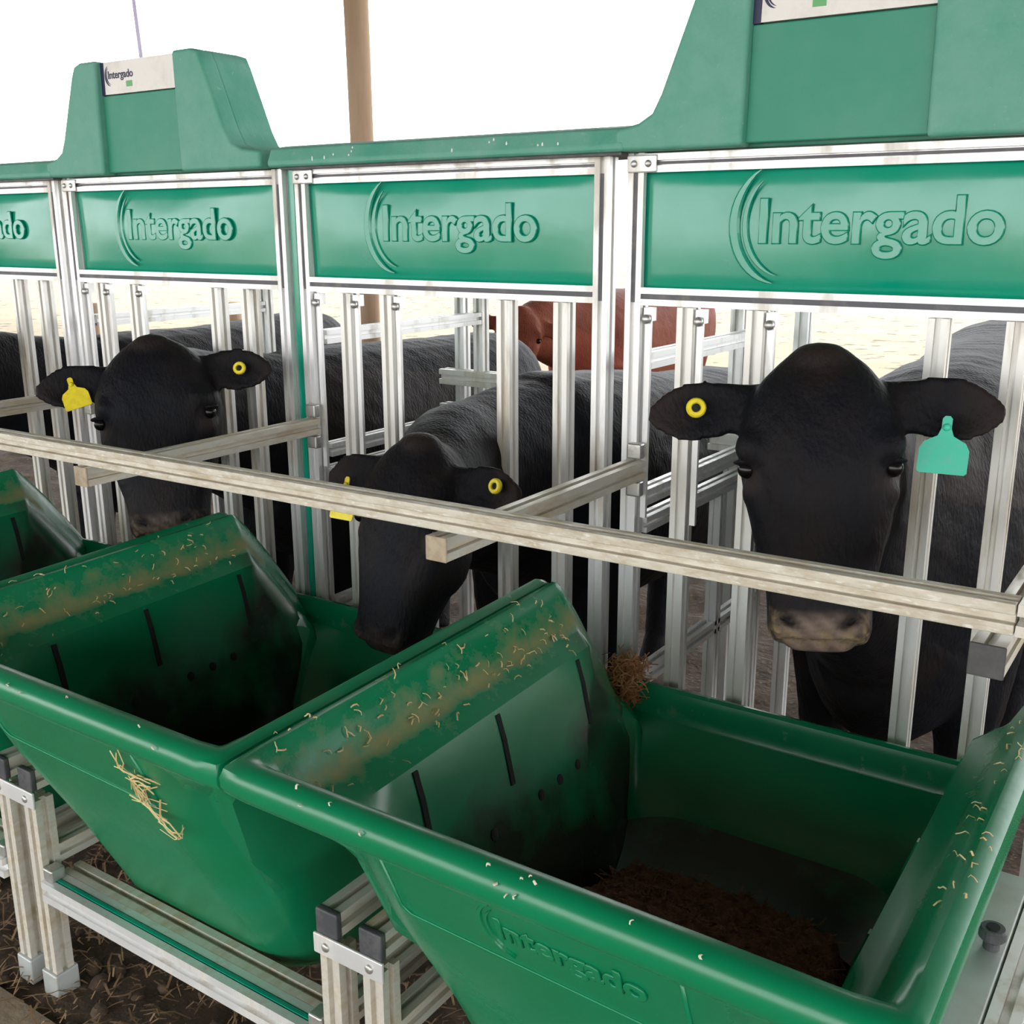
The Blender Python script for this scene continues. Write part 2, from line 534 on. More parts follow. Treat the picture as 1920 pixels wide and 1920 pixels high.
gate(-2, 'aluminium feeding gate with green panel under the small far green housing', (0.118, 0.262, 0.596, 0.715))
gate(-3, 'aluminium feeding gate cut off by the left edge of the photo', (0.13, 0.262, 0.60, 0.73), )
o = obj('filler_strip', new_box(-0.911, -0.893, 0.012, 0.03, 0.03, ZT), 'panel', None, loc=(-0.902, 0.02, 0.03))
tag(o, 'narrow upright green strip filling the gap between the two middle gates', 'strip')

# ------------------------------------------------------------------ lids and antenna housings on top
def lid(k, label):
    x0, x1 = BX[float(k)] - 0.022, BX[float(k + 1)] + 0.032
    t = thing('top_lid', label, 'lid', ((x0 + x1) / 2, 0.03, ZT), 'long low green lids on the gates')
    bm = bmesh.new()
    prof = [(-0.040, ZT + 0.001), (-0.043, ZT + 0.012), (-0.028, ZT + 0.044), (0.02, ZT + 0.052), (0.11, ZT + 0.044), (0.125, ZT + 0.001)]
    a = [bm.verts.new((x0, y, z)) for y, z in prof]
    b = [bm.verts.new((x1, y, z)) for y, z in prof]
    for i in range(len(prof)):
        bm.faces.new((a[i], a[(i + 1) % 6], b[(i + 1) % 6], b[i]))
    bm.faces.new(a[::-1])
    bm.faces.new(b)
    obj('shell', bm, 'housing', t, bevel=0.006, bseg=3, angle=25)
    if k == -1:
        b = bmesh.new()
        for q in range(13):
            px, pz = x0 + random.uniform(0.1, 0.85), random.uniform(ZT + 0.016, ZT + 0.036)
            py = -0.0435 + (pz - ZT - 0.012) / 0.032 * 0.015
            hh = random.uniform(0.004, 0.010)
            ball(b, (px, py, pz), (0.0022, 0.001, hh * 0.6), 8, 5)
        d = obj('droppings', b, 'label', t, smooth=True, label='white bird droppings')
        d['kind'] = 'stuff'
    obj('gasket', new_box(x0 + 0.03, x1 - 0.01, -0.028, 0.12, ZT - 0.004, ZT + 0.001), 'black_plastic', t, label='dark gasket under the lid')
    return t
lid(-1, 'long low green lid between the two raised housings, flecked with droppings')
lid(-3, 'low green lid cut off by the left edge of the photo')

def housing(k, label):
    x = BX[float(k)]
    def P(pts):
        return [(x + a, b) for a, b in pts]
    t = thing('antenna_housing', label, 'housing', (x + 0.43, 0.03, ZT), 'raised green antenna housings')
    zb, zs, zt = ZT + 0.001, ZT + 0.048, 1.932
    bm = bmesh.new()
    # back block with flared foot
    foot_l = [(0.012, zb), (0.012, zs - 0.008), (0.06, zs + 0.002), (0.088, zs + 0.018), (0.105, zs + 0.05)]
    foot_r = [(0.745, zs + 0.05), (0.765, zs + 0.015), (0.80, zs), (0.862, zs - 0.006), (0.862, zb)]
    prism_y(bm, P(foot_l + [(0.165, zt - 0.035), (0.180, zt - 0.008), (0.205, zt), (0.640, zt), (0.668, zt - 0.008), (0.682, zt - 0.035)] + foot_r), 0.004, 0.125)
    prism_y(bm, P(foot_l + [(0.165, zt - 0.035), (0.180, zt - 0.008), (0.205, zt), (0.270, zt), (0.266, zb)]), -0.040, 0.012)
    prism_y(bm, P([(0.578, zb), (0.575, zt), (0.640, zt), (0.668, zt - 0.008), (0.682, zt - 0.035)] + foot_r), -0.040, 0.012)
    obj('shell', bm, 'housing', t, bevel=0.009, bseg=3, angle=50)
    pan = obj('front_panel', prism_y(bmesh.new(), P([(0.264, zb + 0.006), (0.577, zb + 0.006), (0.575, zt - 0.085), (0.268, zt - 0.085)]), -0.020, 0.002), 'housing_in', t, bevel=0.003, label='recessed darker green front panel')
    st = obj('sticker', prism_y(bmesh.new(), P([(0.284, zt - 0.083), (0.575, zt - 0.083), (0.575, zt - 0.004), (0.286, zt - 0.004)]), -0.022, 0.002), 'label', t, label='off-white sticker with dark emblem and lettering')
    obj('sticker_edge', prism_y(bmesh.new(), P([(0.266, zt - 0.084), (0.284, zt - 0.084), (0.286, zt - 0.004), (0.268, zt - 0.004)]), -0.021, 0.002), 'navy', t, label='dark navy band left of the sticker')
    mtx = Matrix.Translation((x + 0.300, -0.0225, zt - 0.045)) @ Matrix.Rotation(math.pi / 2, 4, 'X')
    obj('print', logo(mtx, 0.0265, 0.0003, 0.0002), 'navy', st, label='arc emblem and word Intergado in dark blue')
    obj('print', new_box(x + 0.373, x + 0.396, -0.0232, -0.021, zt - 0.068, zt - 0.054), 'leaf_green', st, label='small green mark')
    return t
housing(0, 'large dusty green antenna housing at the upper right, cut off by the photo')
housing(-2, 'small green antenna housing with sloping sides at the upper left')

bm = tube(bmesh.new(), ((-1.525, 0.1, 1.66), (-1.525, 0.1, 1.95), (-1.556, 0.1, 2.35)), [0.0065, 0.0052, 0.004], 8)
o = obj('whip_antenna', bm, 'pole', None, smooth=True, loc=(-1.525, 0.1, ZT))
tag(o, 'thin lavender rod rising behind the small green housing', 'rod')

# ------------------------------------------------------------------ rail in front of the heads, on its arms
YR, RW = -0.651, 0.038
t = thing('front_rail', 'long dirty aluminium rail crossing in front of the cattle on four arms', 'rail', (-0.9, YR + 0.02, ZARM - 0.045))
bm = profile(bmesh.new(), (-3.4, YR + RW / 2, 1.036 + RW / 2), (0.868, YR + RW / 2, 1.063 + RW / 2), RW)
obj('rail', bm, 'alu_rail', t, bevel=0.0015)
for k, xa in ((-2, BX[-2.0] + 0.054), (-1, BX[-1.0] + 0.054), (0, BX[0.0] + 0.060), (1, 0.846)):
    a = obj('arm', profile(bmesh.new(), (xa, -0.004, ZARM - RW / 2 - 0.003), (xa, YR - 0.012, ZARM - RW / 2 - 0.006), RW), 'alu_arm', t)
    for dz in (0.014, -0.064):
        obj('angle_bracket', new_box(xa - 0.016, xa + 0.016, -0.020, 0.0, ZARM + dz - 0.014, ZARM + dz + 0.018), 'steel', a, bevel=0.004)
    obj('end_cap', new_box(xa - RW / 2 - 0.001, xa + RW / 2 + 0.001, YR - 0.016, YR - 0.011, ZARM - RW - 0.007, ZARM - 0.005), 'grey_plastic' if k == 1 else 'cap_tan', a, bevel=0.002, label='dark grey plastic cap on the arm end' if k == 1 else None)
# side rail returning to the gate at the right end
obj('side_rail', profile(bmesh.new(), (0.870 + RW / 2, YR + 0.0, ZARM + RW / 2 + 0.005), (0.870 + RW / 2, -0.03, ZARM + RW / 2 + 0.005), RW), 'alu_arm', t)

# ------------------------------------------------------------------ pen dividers behind the gates
def divider(k, label):
    x = BX[float(k)] + 0.045
    t = thing('pen_divider', label, 'divider', (x, 0.4, 0.0), 'short aluminium dividers between the feeding places')
    for z in (1.25, 0.965, 0.905, 0.55):
        obj('rail', profile(bmesh.new(), (x, 0.045, z), (x, 0.70, z), FW), 'alu', t)
    for y, dx in ((0.72, 0), (0.72, 0.085), (0.72, -0.085)):
        obj('end_post', profile(bmesh.new(), (x + dx, y + (0.02 if dx else 0), 0.03), (x + dx, y + (0.02 if dx else 0), 1.34 if dx == 0 else 1.46), FW), 'alu', t)
    for z in (1.07, 0.965):
        obj('crossbar', profile(bmesh.new(), (x - 0.13, 0.70, z), (x + 0.13, 0.70, z), 0.045), 'alu_dirty', t)
    obj('upper_rail', profile(bmesh.new(), (x - 0.11, 0.745, 1.40), (x + 0.11, 0.745, 1.40), FW), 'alu', t)
    for y in (0.25, 0.45):
        obj('stile', profile(bmesh.new(), (x + 0.002, y, 0.03), (x + 0.002, y, 0.89), 0.03), 'alu', t)
    return t
divider(-2, 'aluminium pen divider behind the far left gap, left of the first ox')
divider(-1, 'aluminium pen divider behind the green filler strip, left of the eating ox')
divider(0, 'aluminium pen divider just left of the largest black head')

# ------------------------------------------------------------------ troughs
YF, YB, YK = -1.068, -0.045, -0.244
ZF, ZK, ZBK = 0.832, 0.856, 0.605
def ztop(y):
    if y <= YK:
        return ZF + (ZK - ZF) * (y - YF) / (YK - YF)
    t = (y - YK) / (YB - YK)
    t = min(1, max(0, t))
    return ZK + (ZBK - ZK) * (t ** 1.15)

def trough_ring(x0, ix, iyf, iyb, ds, df, db, flat=None, rad=0.0):
    """one closed loop; ds, df, db: drop below the rim on the sides, front and back"""
    pts = []
    xl, xr = x0 + ix, x0 + W - ix
    yf, yb = YF + iyf, YB - iyb
    nf, nsd = 22, 30
    ys = [YF, YF + .012, YF + .03, YF + .055, YF + .085] + [YF + .12 + (YK - .03 - YF - .12) * q / 12 for q in range(13)] + [YK - .012, YK - .004, YK + .004, YK + .012]
    ys += [YK + .03 + (YB - .03 - YK - .03) * q / 6 for q in range(7)] + [YB - .012, YB]
    nsd = len(ys) - 1
    def sy(j):
        return ys[j]
    def drop(yn):
        a = min(1, max(0, (yn - YF) / 0.10))
        b = min(1, max(0, (YB - yn) / 0.12))
        a = a * a * (3 - 2 * a)
        b = b * b * (3 - 2 * b)
        return (ds * a + df * (1 - a)) * b + db * (1 - b)
    def zz(yn):
        return ztop(yn) - drop(yn) if flat is None else flat
    for i in range(nf):
        u = i / nf
        pts.append([xl + (xr - xl) * u, yf, zz(YF)])
    for j in range(nsd):
        yn = sy(j)
        pts.append([xr, yf + (yb - yf) * (yn - YF) / (YB - YF), zz(yn)])
    for i in range(nf):
        u = i / nf
        pts.append([xr + (xl - xr) * u, yb, zz(YB)])
    for j in range(nsd):
        yn = sy(nsd - j)
        pts.append([xl, yf + (yb - yf) * (yn - YF) / (YB - YF), zz(yn)])
    if rad:
        cs = ((xl + rad, yf + rad, -1, -1), (xr - rad, yf + rad, 1, -1), (xr - rad, yb - rad, 1, 1), (xl + rad, yb - rad, -1, 1))
        for p in pts:
            for cx, cy, sx, sy_ in cs:
                dx, dy = (p[0] - cx) * sx, (p[1] - cy) * sy_
                if dx > 0 and dy > 0:
                    m = max(dx, dy)
                    L = math.hypot(dx, dy)
                    if L > 0:
                        p[0] = cx + sx * dx * m / L * (rad / rad)
                        p[1] = cy + sy_ * dy * m / L
    return pts

def trough(k, label, heap):
    x0 = {0: -0.006, -1: -0.906, -2: -1.806}[k]
    zo = 0.0
    t = thing('feed_trough', label, 'trough', (x0 + 0.45, -0.55, 0.17), 'green plastic feed troughs in the row')
    rings = [
        # outer body, from the floor up to the underside of the rim
        (0.30, 0.40, 0.33, 0, 0, 0, 0.165, 0.05),
        (0.215, 0.335, 0.27, 0, 0, 0, 0.176, 0.10),
        (0.180, 0.295, 0.23, 0, 0, 0, 0.225, 0.11),
        (0.158, 0.20, 0.16, 0, 0, 0, 0.42, 0.13),
        (0.135, 0.10, 0.09, 0.31, 0.22, 0.10, None, 0.13),
        (0.118, 0.045, 0.05, 0.170, 0.085, 0.075, None, 0.12),
        (0.098, 0.034, 0.035, 0.142, 0.066, 0.062, None, 0.09),
        (0.030, 0.026, 0.022, 0.086, 0.060, 0.055, None, 0.02),
        # outer lip, rounded rim
        (0.010, 0.020, 0.016, 0.058, 0.054, 0.050, None, 0.012),
        (0.002, 0.006, 0.004, 0.050, 0.049, 0.046, None, 0.012),
        (-0.001, -0.003, -0.003, 0.036, 0.036, 0.034, None, 0.014),
        (-0.001, -0.004, -0.003, 0.020, 0.022, 0.020, None, 0.014),
        (0.003, 0.001, 0.001, 0.007, 0.009, 0.008, None, 0.014),
        (0.012, 0.011, 0.008, 0.001, 0.002, 0.002, None, 0.014),
        (0.023, 0.022, 0.016, 0.000, 0.000, 0.001, None, 0.014),
        (0.034, 0.034, 0.024, 0.008, 0.004, 0.006, None, 0.014),
        (0.042, 0.040, 0.026, 0.022, 0.012, 0.012, None, 0.014),
        (0.052, 0.042, 0.028, 0.038, 0.022, 0.020, None, 0.022),
        (0.066, 0.045, 0.032, 0.066, 0.050, 0.045, None, 0.025),
        (0.073, 0.046, 0.035, 0.074, 0.065, 0.060, None, 0.03),
        (0.084, 0.048, 0.040, 0.080, 0.080, 0.068, None, 0.03),
        (0.112, 0.068, 0.060, 0.100, 0.108, 0.085, None, 0.06),
        (0.128, 0.092, 0.085, 0.150, 0.160, 0.12, None, 0.10),
        (0.150, 0.155, 0.16, 0.245, 0.27, 0.19, None, 0.12),
        (0.170, 0.200, 0.22, 0.30, 0.35, 0.23, None, 0.12),
        (0.190, 0.275, 0.30, 0, 0, 0, 0.35, 0.12),
        (0.215, 0.345, 0.34, 0, 0, 0, 0.250, 0.11),
        (0.30, 0.40, 0.40, 0, 0, 0, 0.205, 0.05),
    ]
    bm = bmesh.new()
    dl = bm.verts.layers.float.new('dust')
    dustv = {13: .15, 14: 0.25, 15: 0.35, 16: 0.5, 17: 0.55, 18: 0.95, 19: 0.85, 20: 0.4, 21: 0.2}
    rl = bm.verts.layers.float.new('residue_shade')
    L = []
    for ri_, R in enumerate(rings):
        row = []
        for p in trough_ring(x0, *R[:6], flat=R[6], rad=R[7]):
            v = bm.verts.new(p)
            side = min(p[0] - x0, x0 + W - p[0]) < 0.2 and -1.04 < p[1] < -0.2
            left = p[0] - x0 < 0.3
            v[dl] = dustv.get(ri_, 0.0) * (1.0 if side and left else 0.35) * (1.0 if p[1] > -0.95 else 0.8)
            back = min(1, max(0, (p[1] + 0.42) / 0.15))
            deep = {20: (0, .35), 21: (.05, .42), 22: (.15, .5), 23: (.42, .62), 24: (.55, .7)}.get(ri_, (.85, .9) if ri_ > 24 else (0, 0))  # darker ring by ring: painted shade of the deep bin, with dried feed
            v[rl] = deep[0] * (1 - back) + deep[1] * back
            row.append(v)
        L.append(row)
    n = len(L[0])
    for a, b in zip(L, L[1:]):
        for i in range(n):
            bm.faces.new((a[i], a[(i + 1) % n], b[(i + 1) % n], b[i]))
    bm.faces.new(L[0])
    bm.faces.new(L[-1][::-1])
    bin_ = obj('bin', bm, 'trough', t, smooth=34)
    # narrow upright slots and a row of round holes in the inner side walls
    for side in (0, 1):
        for y in (-0.80, -0.585, -0.33):
            b = bmesh.new()
            rows = []
            for x_, dr in ((0.1145, 0.108), (0.121, 0.130), (0.128, 0.150), (0.139, 0.198), (0.1455, 0.226)):
                r4 = []
                for yy, ox_ in ((y - 0.0055, -.003), (y + 0.0055, -.003), (y + 0.0055, .0022), (y - 0.0055, .0022)):
                    X = x0 + x_ + ox_ if side == 0 else x0 + W - x_ - ox_
                    r4.append(b.verts.new((X, yy, ztop(y) - dr)))
                rows.append(r4)
            for r0, r1 in zip(rows, rows[1:]):
                for q in range(4):
                    b.faces.new((r0[q], r0[(q + 1) % 4], r1[(q + 1) % 4], r1[q]))
            b.faces.new(rows[0])
            b.faces.new(rows[-1])
            obj('wall_rib', b, 'hole' if side == 0 else 'trough', t, label='dark narrow slot in the side wall' if side == 0 else None)
    for y in (-0.66, -0.52, -0.46, -0.40):
        b = bmesh.new()
        ball(b, (x0 + 0.160, y, ztop(y) - 0.275), (0.004, 0.011, 0.011), 10, 6, Matrix.Rotation(math.radians(-14), 3, 'Y'))
        obj('drain_hole', b, 'hole', t, label='small round hole in the side wall')
    # raised border and lettering on the sloping front
    y_a, z_a, y_b, z_b = YF + 0.045, ZF - 0.085, YF + 0.10, ZF - 0.22
    slope = math.atan2(y_b - y_a, z_a - z_b)
    def front(x, s, out=0.0):
        """point on the front face, s metres below its top"""
        d = Vector((0, math.sin(slope), -math.cos(slope)))
        nrm = Vector((0, -math.cos(slope), -math.sin(slope)))
        return Vector((x, y_a, z_a)) + d * s + nrm * out
    b = bmesh.new()
    tube(b, [front(x0 + 0.245, -0.005, 0.0), front(x0 + 0.245, 0.085, 0.0), front(x0 + 0.26, 0.098, 0.0), front(x0 + 0.64, 0.118, 0.0), front(x0 + 0.655, 0.105, 0.0), front(x0 + 0.655, -0.005, 0.0)], 0.0028, 6)
    obj('moulded_border', b, 'trough', t, smooth=True)
    xd = Vector((1, 0, -0.02)).normalized()
    yd = -Vector((0, math.sin(slope), -math.cos(slope)))
    nd = xd.cross(yd)
    o_ = front(x0 + 0.405, 0.056, 0.0)
    mtx = Matrix(((xd.x, yd.x, nd.x, o_.x), (xd.y, yd.y, nd.y, o_.y), (xd.z, yd.z, nd.z, o_.z), (0, 0, 0, 1)))
    if k == 0:
        obj('raised_lettering', logo(mtx, 0.052, 0.0008, 0.0016), 'trough', t, label='raised arc emblem and word Intergado on the front')
    # feed inside
    bm = bmesh.new()
    nx, ny = 60, 60
    X0, X1, Y0, Y1 = x0 + 0.195, x0 + W - 0.195, YF + 0.285, YB - 0.27
    gv = []
    for j in range(ny + 1):
        row = []
        for i in range(nx + 1):
            u, v = i / nx, j / ny
            z = 0.40
            for hx, hy, hz, hr in heap:
                z += hz * math.exp(-((u - hx) ** 2 + (v - hy) ** 2) / hr ** 2)
            e = min(u, 1 - u, v, 1 - v)
            z = min(z, 0.30 + 1.2 * e) + random.uniform(-0.006, 0.006)
            uu, vv = 2 * u - 1, 2 * v - 1
            uq, vq = uu * math.sqrt(1 - vv * vv * 0.36), vv * math.sqrt(1 - uu * uu * 0.36)
            row.append(bm.verts.new(((X0 + X1) / 2 + (X1 - X0) / 2 * uq, (Y0 + Y1) / 2 + (Y1 - Y0) / 2 * vq, z)))
        gv.append(row)
    for j in range(ny):
        for i in range(nx):
            bm.faces.new((gv[j][i], gv[j][i + 1], gv[j + 1][i + 1], gv[j + 1][i]))
    for i in range(900):
        r_, c_ = random.randint(1, ny - 1), random.randint(1, nx - 1)
        p = gv[r_][c_].co + Vector((0, 0, 0.003))
        a, Ln = random.uniform(0, 6.28), random.uniform(0.008, 0.03)
        d = Vector((math.cos(a), math.sin(a), random.uniform(-.1, .5))) * Ln
        s = Vector((-math.sin(a), math.cos(a), 0)) * 0.0016
        q = [bm.verts.new(w_) for w_ in (p - s, p + s, p + d + s, p + d - s)]
        bm.faces.new(q)
    return t, bm

TR = [(0, 'nearest green feed trough at the right, with raised lettering on its front', ((0.1, 0.1, 0.05, 0.5), (0.5, 0.15, 0.04, 0.3)), 'brown feed heaped in the nearest trough'),
      (-1, 'middle green feed trough with a straw wisp stuck to its front', ((0.75, 0.9, 0.13, 0.35), (0.3, 0.5, -0.03, 0.4)), 'brown feed in the middle trough under the eating ox'),
      (-2, 'far green feed trough cut off by the left edge of the photo', ((0.5, 0.5, 0.05, 0.4),), 'brown feed in the far trough at the left edge')]
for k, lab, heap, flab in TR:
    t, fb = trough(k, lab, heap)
    bmesh.ops.recalc_face_normals(fb, faces=fb.faces)
    o = obj('feed', fb, 'feed', None, smooth=True, loc=(t.location.x, -0.55, 0.38))
    tag(o, flab, 'feed', kind='stuff')

# ------------------------------------------------------------------ stands carrying the troughs
def stand(b, label):
    t = thing('trough_stand', label, 'stand', (b + 0.03, -0.86, 0.0), 'aluminium stands under the trough ends')
    for dx in (-0.018, 0.072):
        lg = obj('leg', profile(bmesh.new(), (b + dx, -0.85, GZ), (b + dx, -0.85, 0.418), 0.04), 'alu_arm', t)
        obj('foot', new_box(b + dx - 0.025, b + dx + 0.025, -0.877, -0.823, GZ, GZ + 0.06), 'plate', lg, bevel=0.004, label='pale plastic foot sleeve')
        obj('rear_leg', profile(bmesh.new(), (b + dx, -0.16, GZ), (b + dx, -0.16, 0.44), 0.04), 'alu_arm', t)
        bb = obj('beam', profile(bmesh.new(), (b + dx, -0.862, 0.463), (b + dx, -0.12, 0.463), 0.042), 'alu_arm', t)
        obj('end_cap', new_box(b + dx - 0.0225, b + dx + 0.0225, -0.874, -0.861, 0.441, 0.486), 'black_plastic', bb, bevel=0.003, label='dark plastic end cap')
        obj('low_rail', profile(bmesh.new(), (b + dx, -0.83, 0.285), (b + dx, -0.18, 0.285), 0.04), 'alu_arm', t)
    pl = obj('front_plate', new_box(b - 0.045, b + 0.098, -0.877, -0.871, 0.405, 0.441), 'alu', t, bevel=0.002, label='pale bolted plate across both legs')
    for dx in (-0.018, 0.072):
        bm = bmesh.new()
        ball(bm, (b + dx, -0.878, 0.423), (0.008, 0.004, 0.008), 10, 6)
        obj('bolt', bm, 'steel', pl, smooth=True)
    return t
stand(0.0, 'aluminium stand with dark end caps between the two nearer troughs')
stand(-0.9, 'aluminium stand at the left edge of the photo, left of the middle trough')
stand(-1.8, 'aluminium stand beyond the left edge under the far trough')
st = stand(0.905, 'aluminium stand at the right end with a pale cover plate and a black knob')
obj('cover_plate', new_box(0.79, 0.902, -1.02, -0.44, 0.628, 0.645), 'plate', st, bevel=0.004, label='pale grey metal cover plate')
obj('side_profile', profile(bmesh.new(), (0.922, -1.02, 0.628), (0.922, -0.44, 0.628), 0.036), 'alu_dirty', st)
obj('side_profile', profile(bmesh.new(), (0.972, -1.02, 0.60), (0.972, -0.44, 0.60), 0.036), 'alu', st)
for y in (-0.98, -0.50):
    obj('strut', profile(bmesh.new(), (0.93, y, 0.45), (0.93, y, 0.612), 0.036), 'alu_dirty', st)
kb = bmesh.new()
tube(kb, ((0.884, -0.625, 0.645), (0.884, -0.625, 0.657)), 0.010, 16)
tube(kb, ((0.884, -0.625, 0.657), (0.884, -0.625, 0.661), (0.884, -0.625, 0.671), (0.884, -0.625, 0.674)), [0.013, 0.0165, 0.0165, 0.014], 20)
kn = obj('knob', kb, 'black_plastic', st, smooth=False, label='black round knob')
hb = bmesh.new()
tube(hb, ((0.884, -0.625, 0.670), (0.884, -0.625, 0.6755)), 0.008, 14)
obj('knob_socket', hb, 'hole', kn)
for b0, lab in ((-0.9, 'aluminium cross rail low under the middle trough, green strip in its slot'), (0.0, 'aluminium cross rail low under the nearest trough'), (-1.8, 'aluminium cross rail low under the far trough at left')):
    x0, x1 = b0 + 0.095, b0 + W - 0.042
    o = thing('cross_rail', lab, 'rail', ((x0 + x1) / 2, -0.85, 0.25), 'cross rails between the stands')
    obj('rail', profile(bmesh.new(), (x0, -0.858, 0.225), (x1, -0.858, 0.225), 0.045), 'alu', o)
    obj('rail', profile(bmesh.new(), (x0, -0.812, 0.225), (x1, -0.812, 0.225), 0.045), 'alu_arm', o)
    obj('slot_strip', new_box(x0, x1, -0.862, -0.854, 0.2405, 0.2488), 'panel', o, label='green strip in the slot')
    for sx, e in ((1, x0), (-1, x1)):
        obj('angle_bracket', new_box(min(e, e + sx * 0.03), max(e, e + sx * 0.03), -0.874, -0.842, 0.248, 0.275), 'steel', o, bevel=0.004)

# ------------------------------------------------------------------ straw, crumbs and droppings
def straws(name, n, fn, m, label, cat, loc, wid=(0.0008, 0.0018), ln=(0.01, 0.05), curl=0.4, kind='stuff'):
    bm = bmesh.new()
    for i in range(n):
        p, nrm = fn()
        p, nrm = Vector(p), Vector(nrm).normalized()
        t_ = nrm.cross(Vector((random.uniform(-1, 1), random.uniform(-1, 1), random.uniform(-1, 1)))).normalized()
        Ln, w = random.uniform(*ln), random.uniform(*wid)
        s = nrm.cross(t_).normalized()
        c = random.uniform(-curl, curl)
        row = []
        for q in range(4):
            f = q / 3
            mid = p + t_ * (Ln * (f - 0.5)) + s * (c * Ln * (f - .5) ** 2 * 2) + nrm * (0.002 + 0.0035 * math.sin(f * 3.1) * random.uniform(0.3, 1.6))
            row.append((bm.verts.new(mid - s * w), bm.verts.new(mid + s * w), bm.verts.new(mid + nrm * w)))
        for a, b in zip(row, row[1:]):
            for j in range(3):
                bm.faces.new((a[j], a[(j + 1) % 3], b[(j + 1) % 3], b[j]))
    o = obj(name, bm, m, None, loc=loc)
    return tag(o, label, cat, kind=kind)

def shelf_pt(x0, spread=0.02):
    y = random.uniform(-1.0, -0.3)
    d = min(0.11, max(0.01, random.gauss(0.062, 0.022)))
    if d < 0.024:
        z, n_ = ztop(y), (0, 0, 1)
    elif d < 0.066:
        z, n_ = ztop(y) - (d - 0.030) * 1.75, (0.85, 0, 0.55)
    else:
        z, n_ = ztop(y) - 0.068 - (d - 0.066) * 0.6, (0.5, 0, 0.85)
    return (x0 + d, y, z), n_
straws('straw_bits', 110, lambda: shelf_pt(-0.006), 'straw', 'bits of straw on the left shelf of the nearest trough', 'straw', (0.06, -0.6, 0.8), ln=(0.004, 0.019), wid=(.0006,.0015))
straws('straw_bits', 80, lambda: shelf_pt(-0.906), 'straw', 'bits of straw on the left shelf of the middle trough', 'straw', (-0.84, -0.6, 0.8), ln=(0.004, 0.018), wid=(.0006,.0015))
def right_rim():
    y = random.uniform(-0.85, -0.35)
    d = random.uniform(0.005, 0.05)
    return (-0.006 + W - d, y, ztop(y) + 0.001 - max(0, d - 0.024) * 1.3), (-0.3, 0, 1)
straws('straw_bits', 34, right_rim, 'straw', 'bits of straw on the right rim of the nearest trough', 'straw', (0.87, -0.6, 0.84), ln=(0.005, 0.02), wid=(.0006,.0013))
def corner_clump():
    a = Vector((0.085 + random.gauss(0, 0.018), -0.085 + random.gauss(0, 0.018), 0.61 + random.uniform(-0.05, 0.05)))
    return a, (random.uniform(-1, 1), random.uniform(-1, 0.2), random.uniform(0.2, 1))
straws('hay_clump', 420, corner_clump, 'hay', 'reddish brown hay clump in the back left corner of the nearest trough', 'hay', (0.085, -0.085, 0.6), ln=(0.015, 0.05))
def lip_pt(x0):
    a = random.uniform(0.2, 1.4)
    return (x0 + random.uniform(0.03, 0.7), YF + 0.022 - 0.026 * math.cos(a), ZF - 0.025 + 0.026 * math.sin(a)), (0, -math.cos(a), math.sin(a))
straws('feed_flakes', 13, lambda: lip_pt(-0.006), 'grain', 'pale feed flakes on the front rim of the nearest trough', 'flakes', (0.4, -1.06, 0.83), ln=(0.003, 0.007), wid=(.0008, .0016))
straws('feed_flakes', 7, lambda: lip_pt(-0.756), 'grain', 'pale feed flakes on the front rim of the middle trough', 'flakes', (-0.4, -1.06, 0.83), ln=(0.003, 0.007), wid=(.0008, .0016))
def front_wisp():
    f = random.random()
    s = 0.012 + 0.15 * f
    x = -0.285 + 0.045 * f + random.gauss(0, 0.006) * (1.2 if f > .5 else 0.8) + 0.012 * math.sin(9 * f)
    dz = 0.832 - 0.085 - s
    return (x, -1.023 + s * 0.38 - 0.004, dz), (random.uniform(-.3, .3), -0.93, -0.30)
straws('straw_wisp', 22, front_wisp, 'straw', 'twisted straw wisp stuck to the front of the middle trough', 'straw', (-0.26, -1.0, 0.65), ln=(0.04, 0.09), wid=(0.0008, 0.002), curl=1.2)

# ------------------------------------------------------------------ cattle
def loft(bm, secs, n=22, power=2.2):
    """secs: (centre, side vec, up vec, half width, up height, down height)"""
    rings = []
    for c, s, u, w, hu, hd in secs:
        c, s, u = Vector(c), Vector(s).normalized(), Vector(u).normalized()
        r = []
        for k in range(n):
            a = 2 * math.pi * k / n
            ca, sa = math.cos(a), math.sin(a)
            ex = 2 / power
            x = math.copysign(abs(ca) ** ex, ca) * w
            y = math.copysign(abs(sa) ** ex, sa) * (hu if sa > 0 else hd)
            r.append(bm.verts.new(c + s * x + u * y))
        rings.append(r)
    for a, b in zip(rings, rings[1:]):
        for k in range(n):
            bm.faces.new((a[k], a[(k + 1) % n], b[(k + 1) % n], b[k]))
    bm.faces.new(rings[0][::-1])
    bm.faces.new(rings[-1])

def lerp_secs(secs, m):
    """resample a list of number tuples with Catmull-Rom"""
    out = []
    n = len(secs)
    for i in range(n - 1):
        p0, p1, p2, p3 = (np.array(secs[max(0, min(n - 1, i + d))]) for d in (-1, 0, 1, 2))
        for k in range(m):
            t = k / m
            out.append(0.5 * (2 * p1 + (p2 - p0) * t + (2 * p0 - 5 * p1 + 4 * p2 - p3) * t * t + (3 * p1 - p0 - 3 * p2 + p3) * t ** 3))
    out.append(np.array(secs[-1]))
    return out

